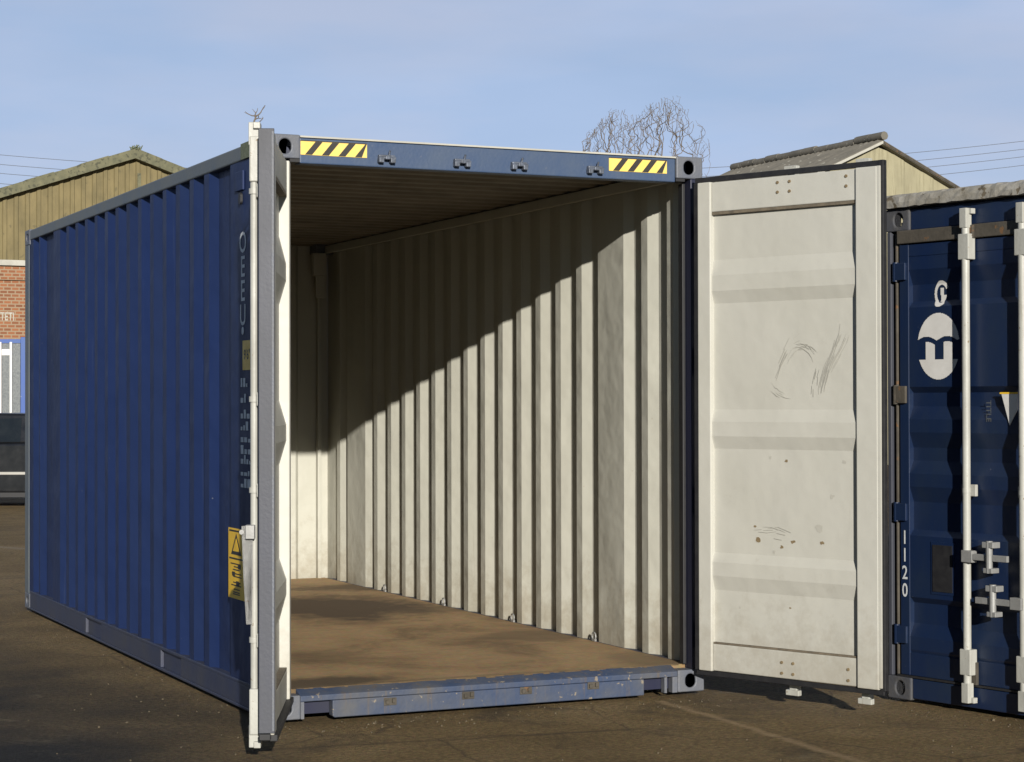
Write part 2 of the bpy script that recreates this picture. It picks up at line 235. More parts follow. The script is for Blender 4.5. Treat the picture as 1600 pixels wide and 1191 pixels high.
def ground_mat():
    m = bpy.data.materials.new('brown_asphalt'); m.use_nodes = True; t = m.node_tree; b = t.nodes['Principled BSDF']; lk = t.links.new
    co = node(t, 'ShaderNodeTexCoord'); V = co.outputs['Object']
    def ns(sc, det=8, ro=.6, dist=0):
        n = node(t, 'ShaderNodeTexNoise', Scale=sc, Detail=det, Roughness=ro, Distortion=dist); lk(V, n.inputs['Vector']); return n
    def ramp(src, *st):
        r = node(t, 'ShaderNodeValToRGB'); e = r.color_ramp.elements
        e[0].position, e[0].color = st[0][0], (*st[0][1], 1); e[1].position, e[1].color = st[-1][0], (*st[-1][1], 1)
        for p, c in st[1:-1]: x = e.new(p); x.color = (*c, 1)
        lk(src, r.inputs[0]); return r
    def mix(f, a, bb, mode='MIX'):
        x = node(t, 'ShaderNodeMix', data_type='RGBA', blend_type=mode)
        if isinstance(f, float): x.inputs['Factor'].default_value = f
        else: lk(f, x.inputs['Factor'])
        for s, q in (('A', a), ('B', bb)):
            if isinstance(q, tuple): x.inputs[s].default_value = (*q, 1)
            else: lk(q, x.inputs[s])
        return x.outputs['Result']
    def math_(op, a, bb=None):
        x = node(t, 'ShaderNodeMath', operation=op)
        for i, q in enumerate((a, bb)):
            if q is None: continue
            if isinstance(q, (int, float)): x.inputs[i].default_value = q
            else: lk(q, x.inputs[i])
        return x.outputs[0]
    crisp = ramp(ns(34, 6, .8).outputs['Fac'], (.38, (.04, .04, .04)), (.50, (.5, .5, .5)), (.63, (.95, .95, .95)))
    pits = ramp(ns(17, 5, .75).outputs['Fac'], (.60, (0, 0, 0)), (.70, (1, 1, 1)))
    base = ramp(ns(.9, 9, .65, .4).outputs['Fac'], (.3, (.13, .088, .036)), (.5, (.20, .138, .060)), (.7, (.255, .182, .088)))
    fine = ns(75, 4, .75); grit = ns(260, 2, .7)
    c = mix(.55, base.outputs[0], fine.outputs['Color'], 'OVERLAY')
    c = mix(.30, c, grit.outputs['Color'], 'OVERLAY')
    c = mix(.5, c, crisp.outputs[0], 'OVERLAY'); c = mix(math_('MULTIPLY', pits.outputs[0], .45), c, (.06, .042, .022))
    # darker asphalt towards the far left side of the yard
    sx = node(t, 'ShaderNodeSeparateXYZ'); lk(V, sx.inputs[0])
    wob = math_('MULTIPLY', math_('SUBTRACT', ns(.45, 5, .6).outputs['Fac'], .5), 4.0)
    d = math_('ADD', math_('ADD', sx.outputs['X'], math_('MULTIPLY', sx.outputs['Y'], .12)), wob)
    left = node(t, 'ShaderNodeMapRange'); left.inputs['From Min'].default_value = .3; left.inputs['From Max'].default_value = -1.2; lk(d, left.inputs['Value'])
    darkasph = ramp(ns(2.2, 9, .7).outputs['Fac'], (.3, (.012, .0125, .013)), (.55, (.021, .0205, .0185)), (.75, (.052, .045, .034)))
    darkc = mix(.6, mix(.5, darkasph.outputs[0], fine.outputs['Color'], 'OVERLAY'), crisp.outputs[0], 'OVERLAY')
    c = mix(left.outputs[0], c, darkc)
    oil = ramp(ns(1.3, 7, .7, .8).outputs['Fac'], (.54, (0, 0, 0)), (.66, (1, 1, 1)))
    c = mix(math_('MULTIPLY', oil.outputs[0], .6), c, (.052, .040, .026))
    pale = ramp(ns(2.1, 8, .72, .5).outputs['Fac'], (.60, (0, 0, 0)), (.72, (1, 1, 1)))
    c = mix(math_('MULTIPLY', pale.outputs[0], .5), c, (.26, .21, .13))
    spk = ramp(ns(90, 2, .5).outputs['Fac'], (.665, (0, 0, 0)), (.70, (1, 1, 1)))
    c = mix(math_('MULTIPLY', spk.outputs[0], .25), c, (.34, .28, .19))
    # light and dark seams in the surfacing: straight lines with ragged edges
    def seam(p, q, wd, col, amt, c):
        p = Vector(p[:2]); q = Vector(q[:2]); n = Vector((-(q-p).y, (q-p).x)).normalized(); u = (q-p).normalized()
        wn = math_('MULTIPLY', math_('SUBTRACT', ns(5, 4, .7).outputs['Fac'], .5), .10)
        dd = math_('ABSOLUTE', math_('ADD', math_('ADD', math_('ADD', math_('MULTIPLY', sx.outputs['X'], n.x), math_('MULTIPLY', sx.outputs['Y'], n.y)), -n.dot(p)), wn))
        f = node(t, 'ShaderNodeMapRange'); f.inputs['From Min'].default_value = wd; f.inputs['From Max'].default_value = 0; lk(dd, f.inputs['Value'])
        al = math_('ADD', math_('ADD', math_('MULTIPLY', sx.outputs['X'], u.x), math_('MULTIPLY', sx.outputs['Y'], u.y)), -u.dot(p))
        ins = math_('MULTIPLY', math_('GREATER_THAN', al, 0), math_('LESS_THAN', al, (q-p).length))
        rag = math_('ADD', ns(30, 3).outputs['Fac'], .35)
        return mix(math_('MULTIPLY', math_('MULTIPLY', math_('MULTIPLY', f.outputs[0], ins), rag), amt), c, col)
    c = seam(GP(1030, 1095), GP(1420, 1215), .045, (.42, .30, .17), .75, c)
    c = seam(GP(380, 1172), GP(1010, 1138), .035, (.08, .055, .03), .8, c)
    c = seam(GP(-200, 838), GP(40, 856), .10, (.30, .27, .22), .6, c)
    c = seam(GP(-100, 1010), GP(420, 1000), .07, (.20, .15, .08), .5, c)
    vo = node(t, 'ShaderNodeTexVoronoi', Scale=1.1, feature='DISTANCE_TO_EDGE'); lk(mix(.12, V, ns(3, 5).outputs['Color']), vo.inputs['Vector'])
    cr = ramp(vo.outputs['Distance'], (0, (1, 1, 1)), (.012, (0, 0, 0)))
    sel = ramp(ns(.6, 2).outputs['Fac'], (.44, (0, 0, 0)), (.56, (1, 1, 1)))
    c = mix(math_('MULTIPLY', math_('MULTIPLY', cr.outputs[0], sel.outputs[0]), .75), c, (.07, .05, .03))
    lk(c, b.inputs['Base Color']); b.inputs['Roughness'].default_value = .93; b.inputs['Specular IOR Level'].default_value = .25
    bp = node(t, 'ShaderNodeBump', Strength=1.0, Distance=.03); lk(math_('ADD', fine.outputs['Fac'], math_('MULTIPLY', ns(9, 5).outputs['Fac'], .8)), bp.inputs['Height']); lk(bp.outputs[0], b.inputs['Normal'])
    return m
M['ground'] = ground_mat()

def brick_mat():
    m = bpy.data.materials.new('red_brick'); m.use_nodes = True; t = m.node_tree; b = t.nodes['Principled BSDF']; lk = t.links.new
    co = node(t, 'ShaderNodeTexCoord'); sx = node(t, 'ShaderNodeSeparateXYZ'); cb = node(t, 'ShaderNodeCombineXYZ')
    lk(co.outputs['Object'], sx.inputs[0]); lk(sx.outputs['X'], cb.inputs['X']); lk(sx.outputs['Z'], cb.inputs['Y'])
    br = node(t, 'ShaderNodeTexBrick', Scale=1.0); br.inputs['Brick Width'].default_value = .225; br.inputs['Row Height'].default_value = .10
    br.inputs['Mortar Size'].default_value = .018; br.inputs['Color1'].default_value = (.27, .105, .045, 1); br.inputs['Color2'].default_value = (.15, .058, .028, 1); br.inputs['Mortar'].default_value = (.27, .20, .13, 1); br.inputs['Bias'].default_value = -.1
    lk(cb.outputs[0], br.inputs['Vector']); lk(br.outputs['Color'], b.inputs['Base Color']); b.inputs['Roughness'].default_value = .9
    return m
M['brick'] = brick_mat()

def text_mesh(txt, size, name, mat, parent, fn, thick=.002, vertical=False, sx=1.0, pitch=1.0):
    """lettering laid on a surface; fn(u,v,h)->xyz maps text plane to local space. vertical stacks the characters."""
    mb = MB()
    for i, ch in enumerate(txt if vertical else [txt]):
        cu = bpy.data.curves.new('t', 'FONT'); cu.body = ch; cu.size = size; cu.align_x = 'CENTER'; cu.offset = size*.012; cu.resolution_u = 3
        ob = bpy.data.objects.new('t', cu); COL.objects.link(ob)
        me = bpy.data.meshes.new_from_object(ob.evaluated_get(bpy.context.evaluated_depsgraph_get()))
        off = -i*size*pitch if vertical else 0
        mb.add([fn(v.co.x*sx, v.co.y+off, thick) for v in me.vertices], [tuple(p.vertices) for p in me.polygons])
        bpy.data.objects.remove(ob, do_unlink=True); bpy.data.curves.remove(cu); bpy.data.meshes.remove(me)
    return mb.build(name, mat, parent, recalc=False)

def boolean(obj, cutters):
    for c in cutters:
        md = obj.modifiers.new('b', 'BOOLEAN'); md.object = c; md.operation = 'DIFFERENCE'; md.solver = 'EXACT'
    dg = bpy.context.evaluated_depsgraph_get(); me = bpy.data.meshes.new_from_object(obj.evaluated_get(dg))
    obj.modifiers.clear(); old = obj.data; obj.data = me; bpy.data.meshes.remove(old)
    for c in cutters: bpy.data.objects.remove(c, do_unlink=True)
def stadium(cx, cz, w_, h_, n=8):
    r = min(w_, h_)/2; pts = []
    for k in range(4*n):
        a = 2*math.pi*k/(4*n); x, z = math.cos(a)*r, math.sin(a)*r
        pts.append((cx+x+math.copysign(max(0, w_/2-r), x), cz+z+math.copysign(max(0, h_/2-r), z)))
    return pts
def casting_mesh():
    o = MB().box(0, .162, 0, .178, -.118, 0).build('corner_casting', M['casting'])
    cs = [MB().box(.014, .148, .014, .164, -.104, -.014).build('c', M['casting'])]
    cs.append(MB().prism(stadium(.085, -.059, .062, .074), -.05, .05, lambda u, v, h: (u, h, v)).build('c', M['casting']))
    cs.append(MB().prism(stadium(.09, -.059, .079, .052), -.05, .05, lambda u, v, h: (h, u, v)).build('c', M['casting']))
    cs.append(MB().prism(stadium(.081, .089, .064, .105), -.03, .05, lambda u, v, h: (u, v, h)).build('c', M['casting']))
    boolean(o, cs); me = o.data; me.name = 'corner_casting'
    bpy.data.objects.remove(o, do_unlink=True); return me
CAST = casting_mesh()
def castings(parent, W, Ln, H, z0, mat=None):
    me = CAST
    if mat: me = CAST.copy(); me.materials[0] = mat
    for x, sxx in ((0, 1), (W, -1)):
        for y, sy in ((0, 1), (Ln, -1)):
            for z, sz in ((H, 1), (z0, -1)):
                o = bpy.data.objects.new('corner_casting', me); COL.objects.link(o); o.parent = parent
                o.location = (x, y, z); o.scale = (sxx, sy, sz)
                md = o.modifiers.new('bevel', 'BEVEL'); md.width = .007; md.segments = 2; md.limit_method = 'ANGLE'; md.angle_limit = math.radians(40)

def profile(ends, y0, y1, starts=None, start_out=True):
    """corrugation: inner flat ends at each y in ends; starts gives where a wide inner flat begins. level 0 = outer skin, 1 = inner"""
    starts = starts or {}; pts = [(y0, 0)]
    for e in ends:
        s = starts.get(e, e-.072)
        pts += [(s-.066, 0), (s, 1), (e, 1), (e+.068, 0)]
    pts.append((y1, 0)); return pts
def corr_wall(name, pts, xo, sgn, z0, z1, mats, parent, depth=.036, thick=.003, axis='y'):
    mb = MB()
    for k, off in ((0, 0), (1, thick)):
        vs = []
        for y, l in pts:
            x = xo + sgn*(l*depth + off)
            for z in (z0, (z0+z1)/2, z1): vs.append((x, y, z) if axis == 'y' else (y, x, z))
        fs = [(3*i+j, 3*i+3+j, 3*i+4+j, 3*i+1+j) for i in range(len(pts)-1) for j in (0, 1)]
        mb.add(vs, fs, k)
    return mb.build(name, mats, parent, recalc=False)

def bars(z, n, s, e): return [s+(e-s)*i/(n-1) for i in range(n)]

# ------------------------------------------------------------------ container doors
def door_panel_profile(bumps, z0, z1, tr, tb):
    pts = [(z0, tr)]
    for b in sorted(bumps): a, p, q, d = b; pts += [(a, tr), (p, tb), (q, tb), (d, tr)]
    pts.append((z1, tr)); return pts
def depth_at(pts, z):
    for (za, ta), (zb, tb) in zip(pts, pts[1:]):
        if za <= z <= zb: return ta + (tb-ta)*(z-za)/max(1e-6, zb-za)
    return pts[-1][1]
def rod_parts(parent, x, yo, z0, z1, sg, mat, handle=None, collars=(), guide=.05, blocks=True, hdir=1, rr=.0165):
    """locking rod standing yo outside of the door skin (toward -y); returns the rod object"""
    r = MB().tube([(x, yo, z0+.05), (x, yo, z1-.05)], rr, 14)
    for z in (z0, z1-.10):                                     # cam ends
        r.box(x-.022, x+.022, yo-.022, yo+.022, z, z+.10)
        r.box(x-.040, x+.040, yo+.0, yo+.030, z+(.0 if z == z0 else .07), z+(.028 if z == z0 else .098))
    for z in collars: r.tube([(x, yo, z-.012), (x, yo, z+.012)], .0225, 14)
    ro = r.build('locking_rod', mat, parent, bevel=.003)
    if blocks:
        for z in (z0+.14, z1-.26): MB().box(x-.034, x+.034, yo-.020, yo+.035, z, z+.13).build('rod_guide', mat, parent, bevel=.004)
    for z in collars: MB().box(x-.045, x+.045, yo+.014, yo+.035, z-.03, z+.03).build('rod_bracket', mat, parent, bevel=.004)
    if handle:
        zh, ln, drop = handle
        h = MB()
        h.box(min(x, x+hdir*.05)-.01, max(x, x+hdir*.05)+.01, yo-.034, yo+.006, zh-.03, zh+.03)
        if drop:      # hanging lever
            h.prism([(0, .03), (.048, .025), (.040, -ln*.5), (.028, -ln), (.004, -ln), (0, -ln*.5)], -.006, .006, lambda u, v, q: (x+hdir*.035, yo-.004-u, zh+v))
            h.tube([(x+hdir*.022, yo-.05, zh), (x+hdir*.05, yo-.05, zh)], .011, 10)
        else:
            h.box(min(x+hdir*.04, x+hdir*ln), max(x+hdir*.04, x+hdir*ln), yo-.032, yo-.014, zh-.016, zh+.016)
            h.tube([(x+hdir*ln*.6, yo-.03, zh-.075), (x+hdir*ln*.6, yo-.03, zh+.085)], .018, 8)
            h.box(x+hdir*ln*.6-.035, x+hdir*ln*.6+.035, yo-.045, yo+.012, zh+.05, zh+.08); h.box(x+hdir*ln*.6-.028, x+hdir*ln*.6+.028, yo-.045, yo+.012, zh-.075, zh-.05)
        h.build('door_handle', M['galv'], parent, bevel=.003)
    return ro

def open_door(parent, s, ang, label, tr, tb, tf):
    """s=+1 left leaf (runs along +x when closed), -1 right leaf; local y = inward"""
    Z0, Z1 = .155, 2.745
    bumps = [(.585, .661, .733, .783), (1.332, 1.398, 1.474, 1.539), (2.10, 2.166, 2.248, 2.331)]
    prof = door_panel_profile(bumps, .30, 2.578, tr, tb)
    if s > 0: bumps = [(a-.05, b, c, d+.05) for a, b, c, d in bumps]; prof = door_panel_profile(bumps, .30, 2.578, tr, tb)
    A0, A1 = .135, 1.045
    mb = MB()
    for k, off in ((0, 0), (1, -.004)):
        cols = [A0-.01] + bars(0, 3, A0+.02, A1-.02) + [A1+.01]
        vs = [(s*a, t+off, z) for z, t in prof for a in cols]; nc = len(cols)
        mb.add(vs, [(i*nc+j, i*nc+j+1, (i+1)*nc+j+1, (i+1)*nc+j) for i in range(len(prof)-1) for j in range(nc-1)], k)
    def at(a, z, h=.0015): return (s*a, depth_at(prof, z)+h, z)
    def blob(a, z, r, k, el=1.0, h=.0015):
        n = 9; ph = random.random()*6; vs = [at(a, z, h)]
        for i in range(n):
            q = 2*math.pi*i/n; rr = r*random.uniform(.5, 1.2); vs.append(at(a+math.cos(q)*rr*el, z+math.sin(q)*rr, h))
        mb.add(vs, [(0, 1+i, 1+(i+1) % n) for i in range(n)], k)
    def ribbon(pts, w0, k, h=.002):
        vs = []
        for i, (a, z) in enumerate(pts):
            p, q = pts[max(0, i-1)], pts[min(len(pts)-1, i+1)]; d = Vector((q[0]-p[0], q[1]-p[1])).normalized(); ww = w0*math.sin(math.pi*(i+.6)/(len(pts)+.2))*random.uniform(.6, 1.1)
            vs += [at(a-d.y*ww, z+d.x*ww, h), at(a+d.y*ww, z-d.x*ww, h)]
        mb.add(vs, [(2*i, 2*i+1, 2*i+3, 2*i+2) for i in range(len(pts)-1)], k)
    if s < 0:
        for a, z, r in ((.50, 1.29, .008), (.60, 1.275, .010), (.95, 1.275, .012), (.40, .93, .008), (.42, .86, .015), (.80, .935, .02), (.82, .865, .012), (.88, 1.10, .012), (.57, .83, .012),
                        (.52, .80, .01), (.64, .86, .012), (.30, .50, .006), (.62, .52, .007)):
            blob(a, z, r, 2 if random.random() < .45 else 3, 1.2)
        arc = lambda cx, cz, rx, rz, a0, a1, n=14: [(cx+rx*math.cos(a0+(a1-a0)*i/(n-1)), cz+rz*math.sin(a0+(a1-a0)*i/(n-1))) for i in range(n)]
        h_ = .0018
        def strokes(path_, n, spread, w_, k=3):
            nonlocal h_
            for _ in range(n):
                i0 = random.randint(0, len(path_)//2); i1 = random.randint(i0+2, len(path_)); dx, dz = random.gauss(0, spread), random.gauss(0, spread*.8)
                h_ += .00004; ribbon([(u+dx+random.gauss(0, .002), v+dz+random.gauss(0, .002)) for u, v in path_[i0:i1]], w_*random.uniform(.5, 1.3), k, h_)
        strokes([(.935, 1.955), (.925, 1.91), (.905, 1.86), (.88, 1.81), (.855, 1.76), (.835, 1.70), (.82, 1.65), (.815, 1.62)], 16, .010, .0022, 4)
        strokes([(.96, 1.90), (.945, 1.86), (.915, 1.82), (.89, 1.78), (.86, 1.73)], 9, .018, .0016)
        strokes([(.785, 1.74), (.775, 1.70), (.77, 1.66), (.768, 1.62)], 7, .010, .002, 4)
        strokes(arc(.70, 1.73, .10, .13, .2, 2.9), 9, .016, .0018); strokes(arc(.66, 1.72, .17, .12, 3.4, 4.6), 4, .010, .0010)
        strokes([(.68, 1.93), (.64, 1.90), (.60, 1.84), (.56, 1.77), (.53, 1.70)], 7, .014, .0016)
        strokes([(.42, .90), (.47, .905), (.53, .91), (.58, .90), (.61, .885)], 8, .016, .002)
    leaf = mb.build('door', [M['creamdoor'], M['navy'], M['rust'], M['scuff'], M['scuffdark']], parent, recalc=False)
    leaf.location = (.045, -.02, 0) if s > 0 else (2.393, -.02, 0); leaf.rotation_euler = (0, 0, -s*ang)
    if label: leaf['label'] = label
    X = lambda a, b: (min(s*a, s*b), max(s*a, s*b))
    f = MB()
    f.box(*X(.05, A0), .0, tf, Z0, Z1); f.box(*X(A1, 1.17), .0, tf, Z0, Z1)
    f.box(*X(A0+.001, A1-.001), .002, tf-.012, 2.585, Z1-.003); f.box(*X(A0+.001, A1-.001), .002, tf-.014, Z0+.003, .300)
    f.build('door_frame', M['creamdoor'], leaf, bevel=.005)
    if s < 0:
        for zz, aa, y_ in (((2.715, 2.665), (.565, .64, .985), tf-.013), ((.245, .19), (.58, .65, .985), tf-.015)):
            for z in zz:
                for a in aa: MB().tube([(s*a, y_, z-.005), (s*a, y_+.006, z-.005)], .008, 8).build('bolt', M['rust'], leaf)
    MB().box(*X(A0+.004, A1-.004), tr-.002, tf-.0145, .3005, .310).build('seam_dirt_shade', M['dirtshade'], leaf); MB().box(*X(A0+.004, A1-.004), tr-.002, tf-.0125, 2.570, 2.5845).build('seam_dirt_shade', M['dirtshade'], leaf)  # lower strip is dirt; upper paints the shadow line under the top rail
    # free edge plate and gaskets
    if s > 0:
        MB().box(1.1705, 1.182, -.006, tf+.002, Z0+.01, Z1+.012).build('edge_plate', M['edge'], leaf, bevel=.003)
        MB().box(1.1822, 1.186, tf-.010, tf+.001, Z0+.02, Z1).build('edge_lip_highlight', M['casting'], leaf, bevel=.001)  # paler lip paints the highlight line along the door edge
        MB().box(.03, 1.15, .035, .072, Z0-.03, Z0-.001).box(1.15, 1.19, -.005, .045, Z0-.02, Z0+.008).build('gasket', M['rubber'], leaf, bevel=.004)
    else:
        g = MB().box(*X(.02, 1.20), .034, .048, Z1+.001, Z1+.030).box(*X(1.1705, 1.20), .020, .052, Z0-.005, Z1+.030).box(*X(.02, 1.19), .034, .048, Z0-.028, Z0-.001).box(*X(.02, .0495), .034, .060, Z0, Z1)
        g.build('gasket', M['rubber'], leaf, bevel=.003)
        MB().box(*X(1.1705, 1.186), .0535, .064, Z0+.01, Z1).build('edge_plate', M['creamdoor'], leaf)
    for z in (.33, 1.05, 1.80, 2.52):
        h = MB().tube([(0, 0, z-.07), (0, 0, z+.07)], .014, 10); h.box(*X(0, .11), -.012, -.003, z-.06, z+.06); h.build('hinge', M['navy_dull'], leaf, bevel=.002)
    for a, hz in ((.60, None), (1.04, (1.02 if s > 0 else 1.02, .40, True))):
        rod_parts(leaf, s*a, -.036, .085 if s > 0 else .065, 2.80, s, M['rod'], handle=hz, collars=(.55, 1.20, 1.595, 2.50) if s > 0 else (.6, 1.5, 2.4), blocks=(s < 0), hdir=s)
    if s > 0:
        MB().box(1.008, 1.072, -.056, -.001, .14, .34).build('rod_guide', M['rod'], leaf, bevel=.006)
        MB().box(1.016, 1.064, -.055, -.001, 2.54, 2.74).build('rod_guide', M['rod'], leaf, bevel=.006)
    return leaf

# ------------------------------------------------------------------ main container
W, LN, H = 2.438, 6.058, 2.896; Z0 = .028
c1 = empty('shipping_container', label='long blue shipping container standing open, cream painted inside, with a bare brown floor', cat='shipping container')
castings(c1, W, LN, H, Z0)
endsR = [.314, .611, 1.148] + [1.148+.2865*i for i in range(1, 14)] + [5.46, 5.70]
endsR = [e for e in endsR if e < 4.95] + [5.46, 5.70]
corr_wall('side_wall', profile(endsR, .11, 6.034, {1.148: .827, 5.46: 5.06}), 2.430, -1, .16, 2.853, [M['navy'], M['cream']], c1)
endsL = [1.00] + [1.30+.2885*i for i in range(13)] + [5.46, 5.70]
corr_wall('side_wall', profile(endsL, .11, 6.034, {1.00: .74, 5.46: 5.12}), .008, 1, .16, 2.853, [M['navy'], M['cream']], c1)
ends = [.30+.205*i for i in range(10)]
pe = [(.012, 0)]
for e in ends: pe += [(e-.11, 0), (e-.08, 1), (e-.0, 1), (e+.03, 0)]
pe.append((2.426, 0)); corr_wall('end_wall', pe, 6.03, -1, .16, 2.865, [M['navy'], M['cream']], c1, depth=.028, axis='x')
# roof with crosswise corrugations
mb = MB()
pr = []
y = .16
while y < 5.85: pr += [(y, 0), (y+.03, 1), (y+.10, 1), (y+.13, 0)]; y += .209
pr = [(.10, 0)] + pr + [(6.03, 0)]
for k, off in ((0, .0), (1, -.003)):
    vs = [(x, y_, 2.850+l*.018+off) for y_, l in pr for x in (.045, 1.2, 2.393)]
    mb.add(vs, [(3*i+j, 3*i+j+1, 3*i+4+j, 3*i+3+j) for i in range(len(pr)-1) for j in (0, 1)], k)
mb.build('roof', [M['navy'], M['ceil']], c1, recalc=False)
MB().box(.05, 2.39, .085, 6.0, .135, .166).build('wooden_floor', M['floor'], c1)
# rails
for s, x in ((1, 0), (-1, W)):
    X = lambda a, b: (min(x+s*a, x+s*b), max(x+s*a, x+s*b))
    MB().box(*X(.002, .058), .178, LN-.178, 2.812, 2.888).build('top_side_rail', M['greyrail'], c1, bevel=.008)
    MB().box(*X(.06, .085), .11, 5.95, 2.78, 2.84).build('inner_top_rail', M['cream'], c1, bevel=.004)
    r = MB(); segs = [(.178, 1.62), (2.06, 3.56), (4.0, LN-.178)]
    for a, b in segs: r.box(*X(.004, .040), a, b, .046, .150)
    r.box(*X(.001, .050), .178, LN-.178, .1505, .168); r.box(*X(.0, .06), .178, LN-.178, .030, .0455)
    r.build('bottom_side_rail', M['navy_dull'], c1, bevel=.003)
    for a, b in ((1.62, 2.06), (3.56, 4.0)): MB().box(*X(.022, .032), a+.001, b-.001, .046, .150).build('fork_pocket', M['navy_dull'], c1)
MB().box(.0015, .060, .178, .44, 2.889, 2.897).box(-.002, .0015, .178, .46, 2.815, 2.895).build('mossy_corner_plate', M['moss'], c1)
# corner posts
for x, s in ((0, 1), (W, -1)):
    X = lambda a, b: (min(x+s*a, x+s*b), max(x+s*a, x+s*b))
    MB().box(*X(.0005, .0072), LN-.15, LN-.004, Z0+.118, H-.118).build('rear_corner_post', M['greyrail'], c1, bevel=.006)
    MB().box(*X(.085, .115), LN-.09, LN-.04, Z0+.118, H-.14).build('inner_rear_post', M['cream'], c1, bevel=.006)
    MB().box(*X(.003, .030), .004, .11, Z0+.118, H-.118).box(*X(.030, .072), .055, .11, Z0+.118, H-.118).box(*X(.0305, .074), .004, .0545, Z0+.118, H-.118).build('front_corner_post', M['postdark'], c1, bevel=.005)
    MB().box(*X(.0745, .094), .060, .105, .168, 2.757).build('door_seal_strip', M['rubber'], c1, bevel=.004)
MB().box(2.24, 2.352, LN-.22, LN-.17, 2.60, 2.78).box(2.27, 2.352, LN-.20, LN-.165, 2.42, 2.60).build('inner_corner_gusset', M['cream'], c1, bevel=.006)
# door header
h = MB().box(.1625, 2.2755, .012, .095, 2.757, 2.884); h.build('door_header', M['header'], c1, bevel=.006)
MB().box(.1625, 2.2755, .002, .13, 2.8845, 2.893).build('roof_edge_flashing', M['concrete'], c1)
MB().box(.1, 2.34, .096, .112, 2.765, 2.85).build('header_back_plate', M['navy_dull'], c1)
MB().box(.110, .162, .006, .09, 2.762, 2.777).build('header_end_shim', M['rubber'], c1); MB().box(2.276, 2.330, .006, .09, 2.762, 2.777).build('header_end_shim', M['rubber'], c1)
for X0, X1, nst, sl in ((.166, .514, 4, .075), (1.874, 2.222, 4, .075)):
    a = MB().box(X0, X1, .0085, .0115, 2.800, 2.868).build('hazard_sticker', [M['paleyel']], c1)
    p = MB(); ww = (X1-X0)/nst
    for i in range(nst):
        u0 = X0+ww*(i+.15)+.01; wd = ww*.42
        poly = [(u0, 2.8015), (u0+wd, 2.8015), (u0+wd+sl*.72, 2.8665), (u0+sl*.72, 2.8665)]
        poly = [(min(u, X1-.002), v) for u, v in poly]
        p.prism(poly, .0070, .0084, lambda u, v, q: (u, q, v))
    p.box(X0, X1, .0070, .0084, 2.8672, 2.8715); p.build('hazard_stripe', M['black'], a)
for X_ in (.613, 1.024, 1.345, 1.784):
    k = MB().box(X_-.042, X_+.042, -.016, .0115, 2.800, 2.818).box(X_-.044, X_-.018, -.024, .0115, 2.778, 2.803).box(X_+.018, X_+.044, -.024, .0115, 2.778, 2.803)
    k.box(X_-.012, X_+.012, -.028, .0115, 2.794, 2.812); k.tube([(X_-.045, -.014, 2.802), (X_+.045, -.014, 2.802)], .009, 8)
    k.tube([(X_+.010, -.012, 2.81), (X_+.014, -.018, 2.840)], .006, 6); k.build('cam_keeper', M['keeper'], c1, bevel=.003)
# sill
s = MB().prism([(.004, .112), (.004, .140), (.030, .150), (.084, .168), (.084, .112)], .1625, 2.2755, lambda u, v, q: (q, u, v)); s.build('sill_plate', M['sill'], c1, bevel=.004)
sill = MB(); sill.prism([(.325, .034), (.337, .026), (2.069, .026), (2.069, .1115), (.325, .1115)], -.004, .05, lambda u, v, q: (u, q, v)); sill.build('door_sill', M['sill'], c1, bevel=.005)
mb = MB(); x_ = .17
while x_ < 2.26:      # dirt and rust packed against the floor edge
    w_ = random.uniform(.02, .07); d_ = random.uniform(.004, .022); mb.add([(x_, .0838, .1685), (x_+w_, .0838, .1685), (x_+w_, .0838-d_, .1690-d_*.315), (x_, .0838-d_*random.uniform(.5, 1.1), .1690-d_*.315)], [(0, 1, 2, 3)]); x_ += w_*.98
mb.build('packed_dirt', M['brownfloor'], c1, recalc=False)
MB().box(.17, 2.27, .055, .3, .045, .111).build('sill_back_beam', M['postdark'], c1)
MB().box(.163, .180, .004, .05, .028, .1115).build('sill_rib', M['casting'], c1); MB().box(2.245, 2.275, .006, .05, .028, .1115).box(2.20, 2.215, .012, .05, .028, .1115).build('sill_rib', M['casting'], c1)
for X_, Z_ in ((.628, .086), (1.052, .090), (1.376, .094), (1.765, .096)):
    k = MB().box(X_-.034, X_+.034, -.0095, -.0045, Z_-.018, Z_+.020).box(X_-.026, X_-.006, -.020, -.0045, Z_-.010, Z_+.010).box(X_+.008, X_+.026, -.020, -.0045, Z_-.006, Z_+.016)
    k.build('cam_keeper', M['brownrail'], c1, bevel=.004)
# lashing rings at the foot and top of the right wall
for y_ in (1.20, 2.35, 3.5, 4.64):
    pts = [(2.385+.0*k, y_+.024*math.cos(k*math.pi/5), .196+.024*math.sin(k*math.pi/5)) for k in range(11)]
    MB().tube(pts, .005, 6).box(2.380, 2.392, y_-.02, y_+.02, .168, .182).build('lashing_ring', M['galv'], c1)
